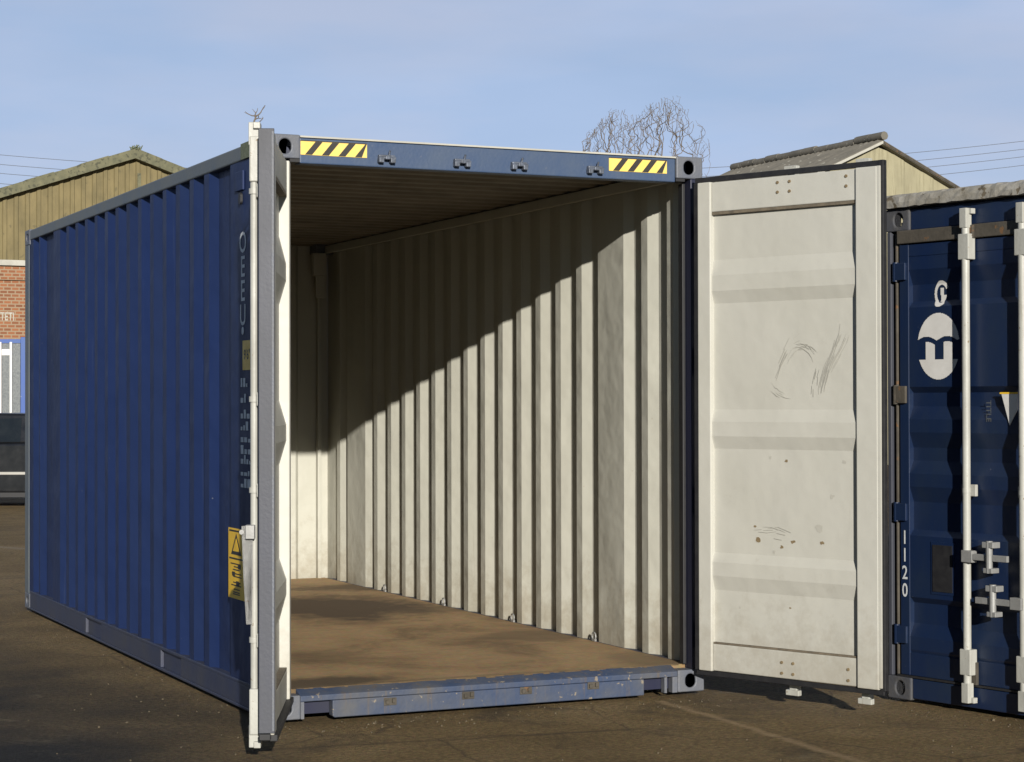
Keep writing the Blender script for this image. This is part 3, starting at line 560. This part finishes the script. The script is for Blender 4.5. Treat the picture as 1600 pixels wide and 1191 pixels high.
# side lettering and stickers (outer skin plane x=.008)
sf = lambda y0, z0: (lambda u, v, q: (.008-q, y0-u, z0+v))     # text reads from the left side of the container
text_mesh('OEEU', .150, 'number_letters', M['white'], c1, sf(.45, 2.345), vertical=True, sx=1.0, pitch=.82)
MB().prism(stadium(.45, 1.945, .04, .04), .0050, .0068, lambda u, v, q: (q, u, v)).build('check_digit_mark', M['white'], c1)
a = MB().box(.0045, .0074, .30, .45, 1.745, 1.895).build('height_sticker', M['yellow'], c1)
text_mesh('9\'6"', .07, 'sticker_print', M['black'], a, (lambda u, v, q: (.0040, .375-u, 1.80+v)))
b_ = MB().box(.0045, .0074, .42, .70, .575, .935).build('warning_sticker', M['yellow'], c1)
pm = MB()
for z in (.918, .776): pm.box(.0030, .0044, .44, .68, z, z+.008)
pm.prism([(.47, .80), (.65, .80), (.56, .91)], .0036, .0044, lambda u, v, q: (q, u, v)); pm.prism([(.505, .818), (.615, .818), (.56, .885)], .0026, .0035, lambda u, v, q: (q, u, v), 1)
for z in (.75, .735, .72, .70, .685, .655, .64, .62, .605, .595): pm.box(.0036, .0044, .46+random.random()*.05, .66-random.random()*.06, z, z+.006)
for y_, z in ((.50, .73), (.60, .69), (.53, .645)): pm.box(.0030, .0035, y_-.02, y_+.03, z, z+.022)
pm.build('sticker_print', [M['black'], M['yellow']], b_)
for z, n in ((1.66, 3), (1.58, 2), (1.50, 4), (1.44, 3), (1.38, 4), (1.32, 3), (1.27, 4), (1.21, 3), (1.15, 4)):
    u = .485; tl = MB()
    for i in range(n):
        ww = random.uniform(.02, .05); tl.box(.0055, .0068, u-ww, u, z, z+random.choice((.018, .025, .045))); u -= ww+.015
    tl.build('data_lettering', M['white'], c1)
MB().prism(stadium(.47, 2.62, .035, .06), -.006, .0068, lambda u, v, q: (q, u, v)).build('side_vent', M['rubber'], c1)
MB().box(-.004, .0075, .42, .56, 2.66, 2.76).build('air_vent_cover', M['navy'], c1, bevel=.004)
# doors
ANG = math.radians(112)
open_door(c1, 1, ANG, 'left door leaf seen edge on', .010, .044, .060)
open_door(c1, -1, ANG, 'right door leaf swung open showing its cream inside', .034, .055, .066)

# dry twig caught on top of the left door's lock rod
dl = Matrix.Rotation(-ANG, 4, 'Z'); rt = Vector((.045, -.02, 0)) + (dl @ Vector((1.04, -.036, 2.800)))
tw = MB()
def crook(p, d, n, st, r):
    pts = [Vector(p)]; d = Vector(d)
    for i in range(n): d = (d + Vector([random.uniform(-.5, .5) for _ in range(3)])).normalized(); pts.append(pts[-1]+d*st)
    tw.tube(pts, [r*(1-.7*i/n) for i in range(n+1)], 5); return pts
a = crook(rt, (RT.x*.1, RT.y*.1, 1), 3, .012, .005)
for d in ((-1, 0, .35), (1, -.1, .5), (.4, 0, 1), (-.5, .2, .9), (1.2, 0, .2)):
    b = crook(random.choice(a), RT*d[0]+Vector((0, 0, d[2]*.7)), 5, .012, .0035); crook(b[3], RT*d[0]*.6+Vector((0, 0, .8)), 3, .009, .002)
tag(tw.build('twig', M['bark']), 'tiny crooked dry twig caught on top of the white lock rod of the left door', 'twig')

# ------------------------------------------------------------------ second container (closed doors facing left)
fd = Vector((RT.x*.595-FW.x*.804, RT.y*.595-FW.y*.804, 0)).normalized()      # along its door face
c2p = CW(1.979, 10.56); rz2 = math.atan2(fd.y, fd.x)
c2 = empty('closed_container', c2p, rz2, label='dark navy shipping container with closed doors, white lock rods and a white oval m emblem', cat='shipping container')
H2 = 2.591
castings(c2, W, LN, H2, .02, M['casting2'])
pts = profile([.3+.2865*i for i in range(19)], .11, 5.95)
corr_wall('side_wall', pts, .008, 1, .15, 2.53, [M['navy2'], M['cream']], c2); corr_wall('side_wall', pts, 2.430, -1, .15, 2.53, [M['navy2'], M['cream']], c2)
MB().box(.05, 2.39, .1, 6.0, 2.545, 2.56).build('roof', M['navy2'], c2); MB().box(.05, 2.39, 6.0, 6.03, .12, 2.53).build('end_wall', M['navy2'], c2)
MB().box(.05, 2.39, .1, 6.0, .10, .14).build('wooden_floor', M['floor'], c2)
for x, s in ((0, 1), (W, -1)):
    X = lambda a, b: (min(x+s*a, x+s*b), max(x+s*a, x+s*b))
    MB().box(*X(.002, .058), .178, LN-.178, 2.51, 2.585).build('top_side_rail', M['navy2'], c2, bevel=.006)
    MB().box(*X(.002, .05), .178, LN-.178, .03, .16).build('bottom_side_rail', M['navy2'], c2, bevel=.006)
    MB().box(*X(.003, .085), LN-.15, LN-.004, .14, H2-.118).build('rear_corner_post', M['navy2'], c2, bevel=.006)
    MB().box(*X(.003, .030), .004, .11, .139, H2-.118).box(*X(.030, .075), .045, .11, .139, H2-.118).build('front_corner_post', M['edge'], c2, bevel=.005)
    MB().tube([(x+s*.060, .020, .15), (x+s*.060, .020, H2-.13)], .010, 8).build('hinge_bar', M['brownrail'], c2)
MB().box(.1625, 2.2755, .012, .10, 2.475, 2.585).build('door_header', M['navy2'], c2, bevel=.005)
MB().box(.078, 2.36, -.004, .06, 2.405, 2.4745).build('header_gutter', M['brownrail'], c2, bevel=.005)
MB().box(.1625, 2.2755, .012, .10, .03, .135).build('door_sill', M['navy2'], c2, bevel=.005)
per = .283
FLAT = ((1.655, 2.07), (.56, .88))
def pan(z):          # horizontal corrugation of the closed doors: 0 = recessed, 1 = proud
    for lo, hi in FLAT:
        if lo-.03 < z < hi+.03: return 1 if lo <= z <= hi else ((z-lo+.03)/.03 if z < lo else (hi+.03-z)/.03)
        if z < hi+.10 and z > lo-.10: return 0
    q = ((z-1.554) / per) % 1.0       # 0 = top of the upward slope
    q = 1-q if q > 0 else 0           # downwards from there
    if q < .24: return q/.24
    if q < .48: return 1
    if q < .76: return 1-(q-.48)/.28
    return 0
zs = [.27]; z = .28
brk = sorted({round(1.554 - per*(k+f), 4) for k in range(-4, 6) for f in (0, .24, .48, .76)} | {round(v+d, 4) for lo, hi in FLAT for v, ds in ((lo, (-.0999, -.0305, 0)), (hi, (0, .0305, .0999))) for d in ds})
zs = [.27] + [z for z in brk if .275 < z < 2.33] + [2.335]
for s, hx, lab in ((1, .062, 'left leaf carrying the white oval emblem'), (-1, W-.062, None)):
    mb = MB()
    vs = [(s*a, .045-.031*pan(z-1e-5), z) for z in zs for a in (.06, .55, 1.09)]
    mb.add(vs, [(3*i+j, 3*i+j+1, 3*i+j+4, 3*i+j+3) for i in range(len(zs)-1) for j in (0, 1)])
    leaf = mb.build('door', M['navy2'], c2, recalc=False); leaf.location = (hx, 0, 0)
    if lab: leaf['label'] = lab
    X = lambda a, b: (min(s*a, s*b), max(s*a, s*b))
    MB().box(*X(.022, .085), .010, .062, .15, 2.40).box(*X(1.065, 1.148), .010, .062, .15, 2.40).box(*X(.0855, 1.0645), .012, .060, .15, .27).box(*X(.0855, 1.0645), .012, .060, 2.335, 2.40).build('door_frame', M['navy2'], leaf, bevel=.004)
    MB().box(*X(1.149, 1.156), .0, .05, .15, 2.40).box(*X(.0, 1.15), .004, .04, .139, .149).build('gasket', M['rubber'], leaf)
    for z in (.36, 1.0, 1.615, 2.26):
        MB().tube([(0, .006, z-.05), (0, .006, z+.05)], .017, 10).box(*X(0, .075), -.008, .009, z-.045, z+.045).build('hinge', M['brownrail'] if abs(z-1.615) < .1 else M['navy2'], leaf, bevel=.003)
    for a, hz, hd in ((.505, (.80, .28, False), 1), (.862, (.585, .28, False), -1)):
        rod_parts(leaf, s*a, -.030, .060, 2.555, s, M['rod'], handle=hz, collars=(1.13,), hdir=s*hd, rr=.0205)
        MB().box(s*a-.04, s*a+.04, -.010, .0095, .15, .265).build('cam_keeper', M['brownrail'], leaf, bevel=.003); MB().box(s*a-.035, s*a+.035, -.020, .0095, 2.40, 2.47).build('cam_keeper', M['brownrail'], leaf, bevel=.003)
    if s > 0:
        # emblem: white oval cut by a dark letter shape, following the corrugation
        off = lambda u, z, h: (u, .045-.031*pan(z)-h, z)
        def shape(name, inside, u0, u1, z0, z1, n, m, h=.0025):
            b = MB(); du = (u1-u0)/n; dz = (z1-z0)/m
            for i in range(n):
                for j in range(m):
                    uc, zc = u0+(i+.5)*du, z0+(j+.5)*dz
                    if inside((uc-u0)/(u1-u0)*2-1, (zc-z0)/(z1-z0)*2-1):
                        b.add([off(u0+i*du, z0+j*dz, h), off(u0+(i+1)*du, z0+j*dz, h), off(u0+(i+1)*du, z0+(j+1)*dz, h), off(u0+i*du, z0+(j+1)*dz, h)], [(0, 1, 2, 3)])
            return b.build(name, M['logo'], leaf, recalc=False)
        def emb(u, v):
            if u*u+v*v > 1: return False
            top = .17 + .13*abs(math.sin((u+.08)*math.pi*1.02))     # lower edge of the white cap (two arches)
            if v > top: return True
            if v < -.40: return True
            if u < -.60 or u > .66: return False
            if -.16 < u < .24: return v < -.40
            return v < top-.16
        shape('oval_emblem', emb, .145, .428, 1.692, 2.035, 96, 116)
        def ring(u, v):
            r = math.hypot(u*1.0, v); a_ = math.atan2(v, u)
            if .66 < r < .98: return not (-.9 < a_ < .5)
            return abs(v+.35) < .25 and u > -.1 and r < .7 or (abs(u-.05) < .22 and -.1 < v < .45)
        shape('round_mark', ring, .235, .335, 2.065, 2.205, 44, 60)
        fl = lambda a0, z0, y0=.008: (lambda u, v, q: (a0+u, y0-q, z0+v))
        text_mesh('1120', .100, 'number_digits', M['white'], leaf, fl(.056, .835), vertical=True, pitch=.92, sx=.8)
        MB().box(.245, .375, .006, .0098, .60, .84).build('data_plate', M['rubber'], leaf)
        MB().box(.232, .388, .0100, .0150, .585, .855).build('plate_backing', M['navy2'], leaf)
        text_mesh('TITLE', .045, 'small_lettering', M['plate'], leaf, (lambda u, v, q: (.60+v, .0125-q, 1.53-u)), sx=1.0)
        t3 = MB().prism([(.70, 1.615), (.80, 1.615), (.80, 1.54), (.75, 1.46)], .006, .010, lambda u, v, q: (u, q, v)).build('torn_sticker', M['logo'], leaf)
        MB().box(.69, .80, .0045, .0095, 1.6155, 1.624).build('tape_strip', M['yellow'], leaf)
pb = MB(); n = 70; ring = [(-.030, .004), (-.032, .030), (-.026, .058), (-.010, .072), (.06, .080), (.14, .074), (.16, .06), (.16, .004)]; vs = []
for i in range(n+1):
    x_ = -.02+2.48*i/n
    for k, (u, v) in enumerate(ring):
        j = lambda a_: random.uniform(-a_, a_)
        vs.append((x_, u+j(.0035), H2+max(.003, v+j(.0035)+.008*i/n)))
m_ = len(ring)
pb.add(vs, [(i*m_+k, i*m_+(k+1) % m_, (i+1)*m_+(k+1) % m_, (i+1)*m_+k) for i in range(n) for k in range(m_)] + [tuple(range(m_)), tuple(range(n*m_, n*m_+m_))])
pl = pb.build('roof_board', M['board']); pl.location = c2p; pl.rotation_euler = (0, 0, rz2)
tag(pl, 'thick weathered grey board lying along the roof edge above the closed navy doors', 'board')

# ------------------------------------------------------------------ ground and loose stones
g = MB(); n = 40; ext = 600
g.add([(-ext, -ext, 0), (ext, -ext, 0), (ext, ext, 0), (-ext, ext, 0)], [(0, 1, 2, 3)])
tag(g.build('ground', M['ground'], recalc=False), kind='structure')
st = MB()
for i in range(300):
    k = random.random()
    if k < .3: p = Vector((random.uniform(-.25, 2.6), random.uniform(-.35, .02), 0))
    elif k < .5: p = Vector((random.gauss(-.12, .10), random.uniform(0, 6), 0))
    elif k < .7: p = c2p + fd*random.uniform(-.3, 1.8) + Vector((fd.y, -fd.x, 0))*random.gauss(.12, .12)
    else: p = CW(random.uniform(-2.8, 2.8), random.uniform(8.0, 11)); 
    if .05 < p.x < 2.4 and .02 < p.y: continue
    r = random.uniform(.003, .008) if random.random() < .95 else random.uniform(.008, .013)
    vs = [p+Vector((math.cos(a)*r*random.uniform(.7, 1.2), math.sin(a)*r*random.uniform(.7, 1.2), -.002)) for a in (0, 1.2, 2.4, 3.6, 4.8)]
    vs += [p+Vector((math.cos(a)*r*.6*random.uniform(.6, 1.1), math.sin(a)*r*.6, r*random.uniform(.5, .9))) for a in (0, 1.2, 2.4, 3.6, 4.8)]
    st.add(vs, [(i_, (i_+1) % 5, 5+(i_+1) % 5, 5+i_) for i_ in range(5)] + [(5, 6, 7, 8, 9)])
tag(st.build('loose_gravel', M['stone']), 'small loose stones scattered on the brown asphalt', 'gravel', kind='stuff')

# ------------------------------------------------------------------ left building (tan cladding over brick)
def gable_building(name, apex_rd, dirv, za, pitch, hw_l, hw_r, depth, **k):
    """local x along the gable wall (to the right), y away from camera; origin below the apex"""
    p = CW(*apex_rd); d = (RT*dirv[0]+FW*dirv[1]).normalized()
    return empty(name, p, math.atan2(d.y, d.x), **k)
b1 = gable_building('clad_building', (-11.38, 60), (.9, .43), 0, 0, 0, 0, 0, label='tan corrugated industrial building over red brick behind the left end of the long blue container', cat='building')
za, pt = 9.22, .34; hl, hr = 11, 11; dp = 26
def rib_wall(mb, x0, x1, z0f, z1f, y, step=.33, d=.05):
    x = x0
    while x < x1-1e-6:
        xs = [x, x+step*.55, x+step*.62, x+step*.93, x+step]; ds = [0, 0, -d, -d, 0]
        for (a, da), (b, db) in zip(zip(xs, ds), list(zip(xs, ds))[1:]):
            b = min(b, x1)
            if a >= x1: break
            mb.add([(a, y+da, z0f(a)), (b, y+db, z0f(b)), (b, y+db, z1f(b)), (a, y+da, z1f(a))], [(0, 1, 2, 3)])
        x += step
rk = lambda x: za-.30-pt*abs(x)
mb = MB(); rib_wall(mb, -hl, hr, lambda x: 5.78, rk, 0); mb.build('cladding', M['tan'], b1, recalc=False)
MB().box(-hl, hr, .08, dp, 0, 5.2).build('brick_wall', M['brick'], b1)
MB().box(-hl-.05, hr+.05, -.12, .2, 5.62, 5.78).build('ledge', M['concrete'], b1)
MB().box(-hl, hr, .0, .1, 5.2, 5.615).build('brick_band', M['brick'], b1)
for x in (-hl, hr-.1): MB().box(x, x+.1, .1, dp, 5.2, rk(hl)).build('side_wall', M['tan'], b1)
for s in (-1, 1):
    mb = MB(); L_ = hl+.4; 
    segs = 14
    for i in range(segs):
        x0, x1 = L_*i/segs, L_*(i+1)/segs; zj = [za-pt*x for x in (x0, x1)]; j = random.uniform(-.02, .02)
        th = .30
        mb.add([(s*x0, -.30, zj[0]+j), (s*x1, -.30, zj[1]+j), (s*x1, dp, zj[1]+j), (s*x0, dp, zj[0]+j), (s*x0, -.30, zj[0]-th), (s*x1, -.30, zj[1]-th), (s*x1, dp, zj[1]-th), (s*x0, dp, zj[0]-th)],
               [(0, 1, 2, 3), (4, 7, 6, 5), (0, 4, 5, 1), (3, 2, 6, 7), (0, 3, 7, 4), (1, 5, 6, 2)])
    mb.build('roof', M['roofgreen'], b1, recalc=False)
mb = MB()
for i in range(26):
    p = Vector((random.gauss(0, .07), -.25+random.uniform(-.1, .2), za-.06+abs(random.gauss(0, .05)))); q = p+Vector((random.uniform(-.1, .1), 0, random.uniform(.03, .14)))
    mb.tube([p, q], [.03, .012], 4)
mb.build('ridge_moss', M['moss'], b1)
MB().box(.12, .22, -.09, -.055, 5.78, 8.5).build('downpipe', M['roofgreen'], b1)
text_mesh('TETI', .34, 'wall_lettering', M['concrete'], b1, (lambda u, v, q: (-3.72+u, .075, 4.02+v)), sx=.62)

# ------------------------------------------------------------------ right building (cream gable, grey roof)
b2 = gable_building('cream_building', (9.2, 50), (.905, .427), 0, 0, 0, 0, 0, label='cream gabled building with a grey corrugated roof beyond the open right door', cat='building')
za2, pt2, hw2, dp2 = 8.12, .45, 4.6, 7.0
rk2 = lambda x: za2-.10-pt2*abs(x)
mb = MB(); rib_wall(mb, -hw2, hw2, lambda x: 0, rk2, 0, .9, .02); mb.build('gable_wall', M['creamclad'], b2, recalc=False)
MB().box(-hw2, -hw2+.1, .1, dp2, 0, rk2(hw2)).box(hw2-.1, hw2, .1, dp2, 0, rk2(hw2)).box(-hw2+.1, hw2-.1, dp2-.1, dp2, 0, rk2(hw2)).build('side_wall', M['creamclad'], b2)
for s in (-1, 1):
    mb = MB(); L_ = hw2+.35; ns = 60; nx = 6
    for i in range(ns):      # corrugated sheets running down the slope
        y0, y1 = -.18+(dp2+.1)*i/ns, -.18+(dp2+.1)*(i+1)/ns; h0, h1 = (.05*(i % 2), .05*((i+1) % 2))
        mb.add([(0, y0, za2+h0), (s*L_, y0, za2-pt2*L_+h0), (s*L_, y1, za2-pt2*L_+h1), (0, y1, za2+h1)], [(0, 1, 2, 3)])
    th = .1; mb.add([(0, -.18, za2), (s*L_, -.18, za2-pt2*L_), (s*L_, -.18, za2-pt2*L_-th), (0, -.18, za2-th)], [(0, 1, 2, 3)])
    mb.add([(0, -.18, za2-th), (s*L_, -.18, za2-pt2*L_-th), (s*L_, dp2, za2-pt2*L_-th), (0, dp2, za2-th)], [(0, 1, 2, 3)])
    mb.build('roof', M['roofgrey'], b2, recalc=False)
    b = MB(); b.add([(0, -.20, za2-.02), (s*L_, -.20, za2-pt2*L_-.02), (s*L_, -.20, za2-pt2*L_-.09), (0, -.20, za2-.09), (0, -.185, za2-.02), (s*L_, -.185, za2-pt2*L_-.02), (s*L_, -.185, za2-pt2*L_-.09), (0, -.185, za2-.09)],
                    [(0, 1, 2, 3), (4, 7, 6, 5), (0, 4, 5, 1), (1, 5, 6, 2), (2, 6, 7, 3), (3, 7, 4, 0)]); b.build('bargeboard', M['brownrail'] if s > 0 else M['concrete'], b2)
mb = MB()
for i in range(12): y0 = -.25+(dp2+.2)*i/12; j = random.uniform(-.03, .03); mb.tube([(0, y0, za2+.08+j), (0, y0+(dp2+.2)/12*.97, za2+.08+j)], .11, 8)
mb.build('ridge_cap', M['roofgrey'], b2)
# ------------------------------------------------------------------ bare tree
rng = random.Random(11); DT = 56; base = CW((990-800)/FPX*DT, DT); MPP = DT/FPX
env = [(905, 232), (922, 205), (940, 185), (960, 172), (985, 182), (1005, 172), (1025, 158), (1045, 150), (1062, 160), (1078, 190), (1092, 196), (1102, 206), (1108, 235)]
def top_at(px):
    for (a, ya), (b, yb) in zip(env, env[1:]):
        if a <= px <= b: return ya+(yb-ya)*(px-a)/(b-a)
    return 240
loc = lambda px, py, dy=0: Vector(((px-990)*MPP, dy, CAM.z+(629.5-py)*MPP))      # metres from the foot of the tree
nodes, par = [Vector((0, 0, 0))], [-1]
def path(i, q, st, wig):
    p = nodes[i]; n = max(2, int((q-p).length/st)); cur = i; side = Vector([rng.uniform(-1, 1) for _ in range(3)])
    for k in range(1, n+1):
        f = k/n; w_ = math.sin(f*math.pi)*wig*(q-p).length
        nodes.append(p.lerp(q, f)+side*w_+(Vector([rng.gauss(0, 1) for _ in range(3)])*st*.15 if k < n else Vector())); par.append(cur); cur = len(nodes)-1
    return cur
crot = path(0, loc(992, 420), .5, .02)
limbs = [path(crot, loc(*q), .3, .07) for q in ((948, 285, .3), (965, 262, -.4), (1035, 262, .1), (1052, 275, .6), (1000, 280, -.6), (1070, 285, -.2), (925, 300, 0))]
for l_, q in zip(limbs, ((955, 205), (975, 210), (1042, 172), (1058, 200), (1008, 205), (1098, 200), (925, 222))): path(l_, loc(*q, rng.uniform(-.4, .4)), .16, .10)
tg = []
while len(tg) < 1100:
    px = rng.uniform(906, 1107); t_ = top_at(px); py = t_+abs(rng.gauss(0, 1))*42
    if py < 320 and not (px > 1075 and rng.random() < .55): tg.append(loc(px, py, rng.uniform(-1.1, 1.1)))
tg.sort(key=lambda v: (v-nodes[crot]).length)
for q in tg:
    best = min((i for i in range(1, len(nodes)) if nodes[i].z < q.z-.03), key=lambda i: (nodes[i]-q).length+.9*(nodes[i].xy-q.xy).length, default=crot)
    if (nodes[best]-q).length > .05: path(best, q, .13, .07)
has = set(par); cnt = [0 if i in has else 1 for i in range(len(nodes))]
for i in range(len(nodes)-1, 0, -1): cnt[par[i]] += cnt[i]
rad = [.0044*c_**.42 for c_ in cnt]; kids = {}
for i in range(1, len(nodes)): kids.setdefault(par[i], []).append(i)
trunk, crown = MB(), MB(); stack = [(0, None)]
while stack:
    i, frm = stack.pop(); ch = [i] if frm is None else [frm, i]
    while kids.get(ch[-1]):
        ks = sorted(kids[ch[-1]], key=lambda k: -cnt[k])
        for k in ks[1:]: stack.append((k, ch[-1]))
        ch.append(ks[0])
    if len(ch) > 1:
        (trunk if frm is None else crown).tube([nodes[k] for k in ch], [rad[ch[1]] if (k == ch[0] and frm is not None) else rad[k] for k in ch], 8 if frm is None else 4, cap=False)
te = empty('bare_tree', base, math.atan2(RT.y, RT.x), label='leafless curly branched tree rising behind the right end of the long container', cat='tree')
for mbx, nm in ((trunk, 'trunk'), (crown, 'crown')): mbx.build(nm, M['bark'], te, recalc=False)

# ------------------------------------------------------------------ overhead cables
for k, (off, lab) in enumerate(((0, 'topmost of the thin overhead cables crossing the sky behind the containers'), (15, 'second overhead cable from the top crossing behind the containers'),
                                (29, 'third overhead cable from the top crossing behind the containers'), (45, 'lowest of the thin overhead cables crossing behind the containers'))):
    pts = []
    for i in range(61):
        px = -500+2600*i/60; py = 240+.0917*px-6.43e-5*px*px + off*(1-.0001*px)
        pts.append(PX(px, py, 92+k*.5))
    tag(MB().tube(pts, .013, 5).build('overhead_cable', M['cable'], recalc=False), lab, 'cable', 'overhead cables behind the containers')

# ------------------------------------------------------------------ far blue container and black car on the left
c3p = CW(-10.9, 39.6); c3 = empty('far_container', c3p, math.atan2(RT.y, RT.x), label='bright blue container with white lock bars far off behind the black car', cat='shipping container')
c3w = 1.56       # right edge of its door face
MB().box(c3w-2.438, c3w-.20, .05, 6.0, .15, 2.80).build('body', M['blue3'], c3)
castings_at = ((c3w-.19, 2.86), (c3w-2.44, 2.86))
for x, z in castings_at:
    a = MB().box(x, x+.14, -.02, .16, z+.06, z+.31).build('corner_casting', M['whitepaint'], c3, bevel=.01); MB().box(x+.045, x+.10, -.03, -.021, z+.12, z+.25).build('casting_hole', M['rubber'], a)
MB().box(c3w-.40, c3w, -.01, .1, .15, 2.90).build('corner_post', M['blue3'], c3, bevel=.01); MB().box(c3w-2.44, c3w-2.3, -.01, .1, .15, 2.90).build('corner_post', M['blue3'], c3, bevel=.01)
MB().box(c3w-2.3, c3w-.401, .0, .049, 2.78, 2.86).build('door_header', M['blue3'], c3); MB().box(c3w-2.299, c3w-.401, .0, .049, .15, .25).build('door_sill', M['blue3'], c3)
for x in (.40, .62, .77, 0.98): MB().tube([(x-.0, -.05, 1.2), (x, -.05, 2.80)], .028, 8).build('locking_rod', M['whitepaint'], c3)
MB().box(c3w-2.2, c3w-.60, -.006, .045, 2.54, 2.66).build('white_band', M['whitepaint'], c3)
MB().box(c3w-2.25, c3w-.41, .02, .048, 1.3, 2.78).build('door_panel', M['plate'], c3)
MB().box(c3w-2.3, c3w-.02, -.06, -.012, 1.33, 1.39).build('cross_rail', M['whitepaint'], c3, bevel=.004)

car = empty('parked_car', CW(-7.75, 30.3), math.atan2(RT.y, RT.x), label='black car parked side on beside the far end of the long blue container', cat='car')
side = [(-2.15, .32), (-2.2, .62), (-2.1, .86), (-1.2, .96), (1.55, 1.0), (2.1, .93), (2.2, .60), (2.15, .30)]
def arch(cx): return [(cx+.36*math.cos(a), .30+.36*math.sin(a)) for a in [math.pi*k/10 for k in range(11)]]
poly = side[:] + [(1.78, .25)] + [(x, z) for x, z in arch(1.38)][0:] + [(.98, .22), (-.95, .22)] + arch(-1.33) + [(-1.75, .25)]
def sidebox(name, poly, hw, mat, par, tz=None, bev=.04):
    mb = MB(); n = len(poly); vs = []
    for q in (-1, 1):
        for x, z in poly: k = 1 if tz is None else 1-(z-tz)*.32; vs.append((x, .9+q*hw*k, z))
    mb.add(vs, [tuple(range(n)), tuple(range(2*n-1, n-1, -1))] + [(i, (i+1) % n, n+(i+1) % n, n+i) for i in range(n)])
    return mb.build(name, mat, par, bevel=bev, seg=3)
sidebox('body', poly, .88, M['carblack'], car)
sidebox('cabin', [(-1.25, .97), (-.45, 1.40), (-.2, 1.44), (1.1, 1.42), (1.35, 1.38), (1.95, .98)], .84, M['carblack'], car, .97)
for tri in ([(-.98, 1.0), (-.40, 1.34), (.28, 1.36), (.28, 1.0)], [(.36, 1.0), (.36, 1.36), (1.10, 1.34), (1.30, 1.0)]):
    mb = MB(); mb.prism(tri, 0, 1, lambda u, v, q: (u, .9-.843*(1-(v-.97)*.32)-.004+q*.003, v)); mb.build('window', M['glass'], car)
MB().box(-1.0, 1.0, -.006+.02, .035, .50, .545).build('door_trim', M['chrome'], car, bevel=.006)
MB().box(-.96, .97, .03, 1.77, .16, .23).build('side_skirt', M['rubber'], car)
for x in (-1.33, 1.38):
    for y_ in (.06, 1.58):
        w_ = MB().tube([(x, y_, .31), (x, y_+.2, .31)], .31, 28).build('wheel', M['tyre'], car, bevel=.02); MB().tube([(x, y_-.006 if y_ < 1 else y_+.206, .31), (x, y_+.05 if y_ < 1 else y_+.15, .31)], .19, 16).build('rim', M['chrome'], w_)
